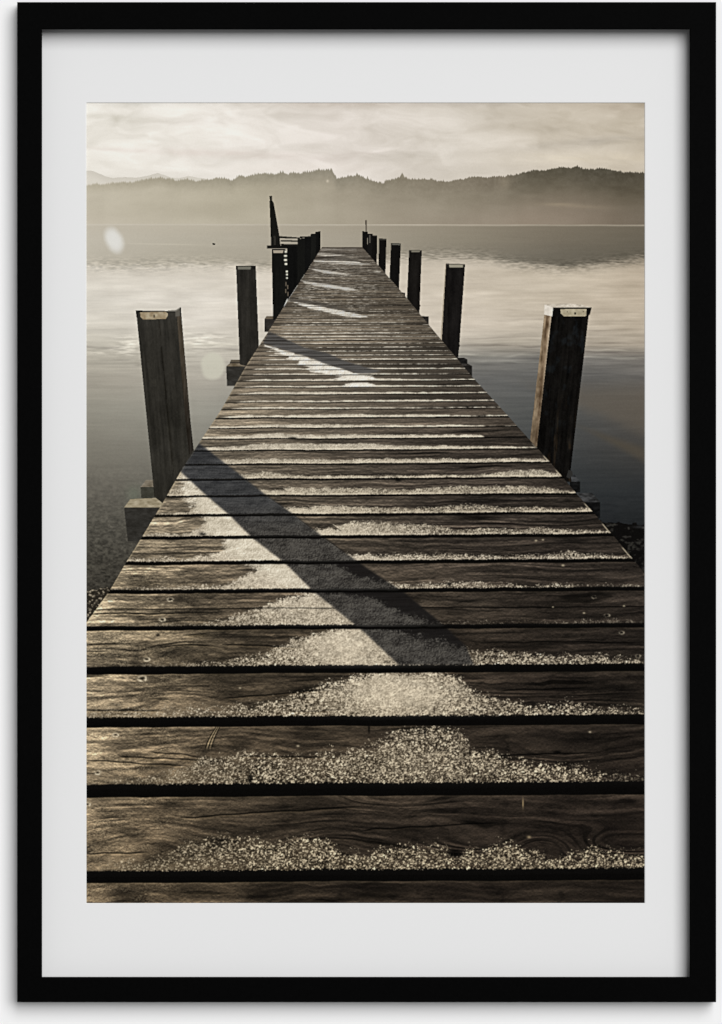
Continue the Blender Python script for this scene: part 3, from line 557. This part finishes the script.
    for (x, y, w, h) in ((285.8, 251.6, 1.6, 1.7), (285.6, 255.9, 1.9, 1.5), (285.6, 260, 1.9, 1.5), (286, 264, 1.6, 1.5), (286.8, 271.6, 1.3, 1.5), (287, 274.6, 1.1, 1.3), (287, 278, 1, 1.2)):
        fill([(x - w * .7, y - h * .6), (x + w * .7, y - h * .6), (x + w * .7, y + h * .6), (x - w * .7, y + h * .6)], (205, 197, 180), lb)
    for (x, y) in ((286, 284), (287.8, 287), (285.8, 291), (288, 294)): fill([(x - .5, y - 2), (x + .5, y - 2), (x + .5, y + 2), (x - .5, y + 2)], (92, 84, 72), lb)
    lb = P()
    deckcut([(236, 266), (255.8, 266), (259, 348), (247.6, 366.5), (239.7, 364.5)], postcol((40, 38, 34), 9, 11, .03), lb)
    fill([(235.8, 265.8), (256, 265.8), (255.9, 268.6), (253, 269.6), (251.4, 267), (237.6, 267), (237.6, 269.6), (236, 269.6)], (28, 27, 25), lb)
    fill([(237.6, 266.6), (250.8, 266.6), (250.6, 269.4), (238, 269.4)], (110, 108, 97), lb)
    # near left post
    lb = P()
    def l1(x, y):
        c = postcol((47, 45, 40), 11, 12, .085)(x, y)
        ax = x - (158 + (y - 311) * .095); c = c - (np.exp(-(ax / .9) ** 2) * (fbm(x / 3, y / 18, 270, 2) > -.25) * 14)[..., None]
        return np.clip(c + interp([(311, 4), (340, 0), (420, -5), (450, -2), (500, -8)], y)[..., None], 6, 255)
    deckcut([(136, 311), (176.4, 311), (181, 309), (190.5, 420), (194, 452), (163, 503.5), (161, 502), (154.4, 497)], l1, lb)
    def l1s(x, y):
        return np.clip(C(70, 62, 51) + (fbm(x / 1.5, y / 12, 271, 3) * 16)[..., None] - sm(330, 450, y)[..., None] * C(32, 28, 22), 8, 255)
    deckcut([(176.4, 311), (181, 309), (190.2, 420), (193.5, 450), (189, 455), (185.4, 420)], l1s, lb)
    fill([(135.6, 310.4), (176, 311), (176, 312.4), (150, 312), (138.6, 312.6), (138.4, 318.4), (136.4, 317.6)], (27, 26, 24), lb)
    fill([(175.4, 310.6), (179.8, 308.6), (180, 316), (175.6, 316.6)], (92, 88, 80), lb); fill([(179.6, 307.4), (181, 307.2), (181.2, 317), (179.8, 316.2)], (34, 33, 31), lb); fill([(168, 310.4), (176, 309.8), (179.8, 307.4), (179.8, 308.6), (176, 311.2), (168, 311.4)], (128, 124, 115), lb)
    fill([(140.2, 312.4), (165.6, 311.8), (167.8, 313.6), (167.6, 316), (165.6, 319), (143, 319.4), (140.6, 317)], lambda x, y: C(156, 141, 115) + (fbm(x / 4, y / 3, 272, 3) * 34)[..., None] * C(.9, 1, 1), lb)
    fill([(153.4, 314.8), (154.8, 314.6), (155, 317.6), (153.6, 317.8)], (48, 40, 30), lb)
    # greenish faint ghost beside the near left beam
    # lens flares painted into the printed picture as pale round spots
    e = blob(0, 0, 1, 1) * 0
    c_, s_ = math.cos(1.08), math.sin(1.08); dx, dy = X - 113.8, Y - 240; q = ((dx * c_ + dy * s_) / 14.) ** 2 + ((-dx * s_ + dy * c_) / 9.) ** 2
    m1 = sm(1.5, .35, q + .18 * fbm(X / 9, Y / 9, 280, 2)); img[:] = mix(img, np.broadcast_to(C(226, 225, 220), img.shape), m1 * (.62 + .25 * sm(.9, 0, q)))
    q = ((X - 213) / 12.5) ** 2 + ((Y - 366) / 14) ** 2
    m2 = sm(1.3, .62, q + .14 * fbm(X / 9, Y / 9, 281, 2)); img[:] = mix(img, np.broadcast_to(C(203, 200, 183), img.shape), m2 * .8)
    img[:] = mix(img, np.broadcast_to(C(112, 122, 104), img.shape), (blob(134, 494, 8, 8) * .38) * (lab == L_lake))

    # ---- lens sharpness and film grain of the printed photograph
    img[:] = img + .32 * (img - gblur(img, 1.4))
    img += (np.random.RandomState(77).normal(0, 1, (H, W)).astype(np.float32) * 2.2 * S / 2)[..., None] * .9
    img = np.clip(img, 2, 240)
    # ---- down to the print's dot pitch
    h2 = int(round((Y1 - Y0) * OUT)); w2 = int(round((X1 - X0) * OUT)); f = S // OUT if S % OUT == 0 else 0
    if f:
        f = int(f)
        lin = (img / 255.) ** 2.2
        out = lin.reshape(h2, f, w2, f, 3).mean((1, 3)) ** (1 / 2.2) * 255
        lb2 = lab[f // 2::f, f // 2::f][:h2, :w2]
    else:
        jj = ((np.arange(w2) + .5) * S / OUT).astype(int); ii = ((np.arange(h2) + .5) * S / OUT).astype(int)
        out = img[ii][:, jj]; lb2 = lab[ii][:, jj]
    return out, lb2, names
# ==== BUILD

import bpy, bmesh
OUT = 1.5
ink, owner, part_names = paint(3, OUT)

for o in list(bpy.data.objects): bpy.data.objects.remove(o)
scene = bpy.context.scene
col = scene.collection
MM = .001                                     # the poster plane is drawn in millimetres
CX, CY = 361.0, 512.0                         # the picture axis
CAM = 4.2                                     # metres from wall to camera
def pos(x, y, z=0.):
    """a point at height z (m) in front of the wall which appears at picture millimetre x, y"""
    k = (CAM - z) / CAM
    return ((x - CX) * MM * k, -z, (CY - y) * MM * k + 1.5)

def material(name, build):
    m = bpy.data.materials.new(name); m.use_nodes = True
    nt = m.node_tree; build(nt, nt.nodes['Principled BSDF']); return m
def wall_nodes(nt, b):
    tc = nt.nodes.new('ShaderNodeTexCoord'); n = nt.nodes.new('ShaderNodeTexNoise'); n.inputs['Scale'].default_value = 5; n.inputs['Detail'].default_value = 6
    r = nt.nodes.new('ShaderNodeValToRGB'); r.color_ramp.elements[0].color = (.885, .885, .886, 1); r.color_ramp.elements[1].color = (.91, .91, .91, 1)
    n2 = nt.nodes.new('ShaderNodeTexNoise'); n2.inputs['Scale'].default_value = 420; n2.inputs['Detail'].default_value = 3
    bp = nt.nodes.new('ShaderNodeBump'); bp.inputs['Strength'].default_value = .05; bp.inputs['Distance'].default_value = .0006
    nt.links.new(tc.outputs['Object'], n.inputs['Vector']); nt.links.new(tc.outputs['Object'], n2.inputs['Vector'])
    nt.links.new(n.outputs['Fac'], r.inputs['Fac']); nt.links.new(r.outputs['Color'], b.inputs['Base Color'])
    nt.links.new(n2.outputs['Fac'], bp.inputs['Height']); nt.links.new(bp.outputs['Normal'], b.inputs['Normal'])
    b.inputs['Roughness'].default_value = .9; b.inputs['Specular IOR Level'].default_value = .1
def frame_nodes(nt, b):
    tc = nt.nodes.new('ShaderNodeTexCoord'); mp = nt.nodes.new('ShaderNodeMapping'); mp.inputs['Scale'].default_value = (60, 60, 60)
    n = nt.nodes.new('ShaderNodeTexNoise'); n.inputs['Scale'].default_value = 6; n.inputs['Detail'].default_value = 5
    r = nt.nodes.new('ShaderNodeValToRGB'); r.color_ramp.elements[0].color = (.0008, .0008, .0008, 1); r.color_ramp.elements[1].color = (.0022, .0022, .0022, 1)
    nt.links.new(tc.outputs['Object'], mp.inputs['Vector']); nt.links.new(mp.outputs['Vector'], n.inputs['Vector'])
    nt.links.new(n.outputs['Fac'], r.inputs['Fac']); nt.links.new(r.outputs['Color'], b.inputs['Base Color'])
    b.inputs['Roughness'].default_value = .5; b.inputs['Specular IOR Level'].default_value = .012
def mat_nodes(nt, b):
    tc = nt.nodes.new('ShaderNodeTexCoord'); n = nt.nodes.new('ShaderNodeTexNoise'); n.inputs['Scale'].default_value = 900; n.inputs['Detail'].default_value = 3
    r = nt.nodes.new('ShaderNodeValToRGB'); r.color_ramp.elements[0].color = (.762, .762, .762, 1); r.color_ramp.elements[1].color = (.78, .78, .78, 1)
    nt.links.new(tc.outputs['Object'], n.inputs['Vector']); nt.links.new(n.outputs['Fac'], r.inputs['Fac']); nt.links.new(r.outputs['Color'], b.inputs['Base Color'])
    b.inputs['Roughness'].default_value = .95; b.inputs['Specular IOR Level'].default_value = .0
def core_nodes(nt, b):
    b.inputs['Base Color'].default_value = (.86, .86, .85, 1); b.inputs['Roughness'].default_value = .95; b.inputs['Specular IOR Level'].default_value = 0
def ink_nodes(nt, b):
    at = nt.nodes.new('ShaderNodeAttribute'); at.attribute_type = 'GEOMETRY'; at.attribute_name = 'ink'
    nt.links.new(at.outputs['Color'], b.inputs['Base Color'])
    b.inputs['Roughness'].default_value = .9; b.inputs['Specular IOR Level'].default_value = 0
def board_nodes(nt, b):
    b.inputs['Base Color'].default_value = (.12, .085, .055, 1); b.inputs['Roughness'].default_value = .9
M_wall = material('white_wall_paint', wall_nodes); M_frame = material('black_satin_frame', frame_nodes); M_mat = material('white_mat_board', mat_nodes)
M_core = material('mat_bevel_core', core_nodes); M_ink = material('printed_ink', ink_nodes); M_board = material('brown_backing_board', board_nodes)

def mesh_obj(name, bm, mat, parent=None):
    me = bpy.data.meshes.new(name); bm.normal_update(); bm.to_mesh(me); bm.free()
    for m in (mat if isinstance(mat, (list, tuple)) else [mat]): me.materials.append(m)
    o = bpy.data.objects.new(name, me); col.objects.link(o)
    if parent: o.parent = parent; o.matrix_parent_inverse = parent.matrix_world.inverted()
    return o

# ---- wall
bm = bmesh.new()
q = [bm.verts.new(p) for p in ((-2.2, 0, 0), (2.2, 0, 0), (2.2, 0, 3), (-2.2, 0, 3), (-2.2, .12, 0), (2.2, .12, 0), (2.2, .12, 3), (-2.2, .12, 3))]
for f in ((0, 1, 2, 3), (5, 4, 7, 6), (4, 0, 3, 7), (1, 5, 6, 2), (3, 2, 6, 7), (4, 5, 1, 0)): bm.faces.new([q[i] for i in f])
wall = mesh_obj('wall', bm, M_wall)
wall['label'] = 'plain matte white wall behind the black picture frame'; wall['category'] = 'wall'

# ---- the framed picture
root = bpy.data.objects.new('framed_picture', None); col.objects.link(root)
root.location = (0, 0, 1.5); root.empty_display_size = .05
bpy.context.view_layer.update()
root['label'] = 'black framed photograph of a frosty wooden jetty on a misty lake, with wide white mat'
root['category'] = 'picture'

ZF, ZM, ZP, ZB = .0215, .0032, .0022, .0010          # front of frame, mat face, print, backing board (metres off the wall)
OX0, OX1, OY0, OY1 = 17.1, 716.2, 2.0, 1002.3          # outer edge of the frame in the photograph
IX0, IX1, IY0, IY1 = 42.0, 689.6, 29.4, 977.0          # inner edge
def loop(bm, x0, x1, y0, y1, zref, z):
    k = (CAM - zref) / CAM
    return [bm.verts.new(((x - CX) * MM * k, -z, (CY - y) * MM * k + 1.5)) for x, y in ((x0, y1), (x1, y1), (x1, y0), (x0, y0))]
bm = bmesh.new()
b_ = .9                                                # softened arris, mm
sect = [(OX0, OX1, OY0, OY1, .0005), (OX0, OX1, OY0, OY1, ZF - .0009), (OX0 + b_ * .35, OX1 - b_ * .35, OY0 + b_ * .35, OY1 - b_ * .35, ZF - .0003), (OX0 + b_, OX1 - b_, OY0 + b_, OY1 - b_, ZF),
        (IX0 - b_, IX1 + b_, IY0 - b_, IY1 + b_, ZF), (IX0 - b_ * .35, IX1 + b_ * .35, IY0 - b_ * .35, IY1 + b_ * .35, ZF - .0003), (IX0, IX1, IY0, IY1, ZF - .0009),
        (IX0 - 3.5, IX1 + 3.5, IY0 - 3.5, IY1 + 3.5, ZM + .0008), (IX0 - 8, IX1 + 8, IY0 - 8, IY1 + 8, ZM + .0008), (IX0 - 8, IX1 + 8, IY0 - 8, IY1 + 8, .0005)]
loops = [loop(bm, a, b, c, d, ZF, z) for a, b, c, d, z in sect]
for i in range(len(loops)):
    A = loops[i]; B = loops[(i + 1) % len(loops)]
    for j in range(4): bm.faces.new((A[j], A[(j + 1) % 4], B[(j + 1) % 4], B[j]))
bmesh.ops.recalc_face_normals(bm, faces=bm.faces)
frame = mesh_obj('frame', bm, M_frame, root)

# mat: a real board with a bevelled window
bm = bmesh.new()
e = .7
s4 = [(IX0 - 7, IX1 + 7, IY0 - 7, IY1 + 7, ZF, ZP + .0003), (IX0 - 7, IX1 + 7, IY0 - 7, IY1 + 7, ZF, ZM), (X0 - e, X1 + e, Y0 - e, Y1 + e, ZM, ZM), (X0, X1, Y0, Y1, ZP, ZP + .0003)]
loops = [loop(bm, a, b, c, d, zr, z) for a, b, c, d, zr, z in s4]
for i in range(4):
    A = loops[i]; B = loops[(i + 1) % 4]
    for j in range(4):
        f = bm.faces.new((A[j], A[(j + 1) % 4], B[(j + 1) % 4], B[j])); f.material_index = 1 if i == 2 else 0
bmesh.ops.recalc_face_normals(bm, faces=bm.faces)
mat_board = mesh_obj('mat_board', bm, [M_mat, M_core], root)

# backing board behind the print
bm = bmesh.new()
A = loop(bm, IX0 - 7, IX1 + 7, IY0 - 7, IY1 + 7, ZF, ZB + .0008); B = loop(bm, IX0 - 7, IX1 + 7, IY0 - 7, IY1 + 7, ZF, .0007)
bm.faces.new(A); bm.faces.new(B[::-1])
for j in range(4): bm.faces.new((A[j], B[j], B[(j + 1) % 4], A[(j + 1) % 4]))
bmesh.ops.recalc_face_normals(bm, faces=bm.faces)
mesh_obj('backing_board', bm, M_board, root)

# ---- the print: one flat sheet; what it pictures are its sub-parts, lying edge to edge in the sheet
bm = bmesh.new()
A = loop(bm, X0 - 4, X1 + 4, Y0 - 4, Y1 + 4, ZP, ZP - .0002); bm.faces.new(A); bmesh.ops.recalc_face_normals(bm, faces=bm.faces)
sheet = mesh_obj('print', bm, M_mat, root)
bpy.context.view_layer.update()
H, W = owner.shape
def ink_piece(name, mask):
    ii, jj = np.nonzero(mask)
    n = len(ii)
    if n == 0: return None
    corner = np.stack([ii * (W + 1) + jj, (ii + 1) * (W + 1) + jj, (ii + 1) * (W + 1) + jj + 1, ii * (W + 1) + jj + 1], 1)
    u, inv = np.unique(corner, return_inverse=True)
    vi, vj = u // (W + 1), u % (W + 1)
    k = (CAM - ZP) / CAM
    co = np.empty((len(u), 3), np.float32)
    co[:, 0] = (X0 + vj / OUT - CX) * MM * k; co[:, 1] = -ZP; co[:, 2] = (CY - (Y0 + vi / OUT)) * MM * k + 1.5
    me = bpy.data.meshes.new(name)
    me.vertices.add(len(u)); me.vertices.foreach_set('co', co.ravel())
    me.loops.add(4 * n); me.loops.foreach_set('vertex_index', inv.ravel().astype(np.int32))
    me.polygons.add(n); me.polygons.foreach_set('loop_start', np.arange(0, 4 * n, 4, dtype=np.int32))
    me.update(calc_edges=True)
    at = me.attributes.new('ink', 'FLOAT_COLOR', 'FACE')
    c = np.clip(ink[ii, jj] / 255., 0, 1)
    c = np.where(c <= .04045, c / 12.92, ((c + .055) / 1.055) ** 2.4)
    rgba = np.ones((n, 4), np.float32); rgba[:, :3] = c * INK
    at.data.foreach_set('color', rgba.ravel())
    me.materials.append(M_ink); me.validate()
    o = bpy.data.objects.new(name, me); col.objects.link(o)
    o.parent = sheet; o.matrix_parent_inverse = sheet.matrix_world.inverted()
    return o
INK = .985
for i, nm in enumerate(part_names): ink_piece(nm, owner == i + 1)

# ---- light: one wide soft window-like lamp high on the right, and the pale room around
def area(name, loc, target, sx, sy, power):
    L = bpy.data.lights.new(name, 'AREA'); L.shape = 'RECTANGLE'; L.size = sx; L.size_y = sy; L.energy = power
    o = bpy.data.objects.new(name, L); col.objects.link(o); o.location = loc
    from mathutils import Vector
    o.rotation_euler = (Vector(target) - Vector(loc)).to_track_quat('-Z', 'Y').to_euler(); return o
area('soft_lamp', (23, -50, 30.5), (23, 0, 30.5), 44, 55, 48600)
w = bpy.data.worlds.new('World'); scene.world = w; w.use_nodes = True
w.node_tree.nodes['Background'].inputs['Color'].default_value = (1, 1, 1, 1)
w.node_tree.nodes['Background'].inputs['Strength'].default_value = .19

cam = bpy.data.cameras.new('camera'); co = bpy.data.objects.new('camera', cam); col.objects.link(co)
co.location = (0, -CAM, 1.5); co.rotation_euler = (math.radians(90), 0, 0)
cam.sensor_fit = 'VERTICAL'; cam.sensor_height = 36; cam.lens = 36 * CAM / 1.024
cam.clip_start = .1; cam.clip_end = 200
scene.camera = co
vs = scene.view_settings
scene.display_settings.display_device = 'sRGB'; vs.view_transform = 'Standard'; vs.look = 'None'; vs.exposure = 0; vs.gamma = 1
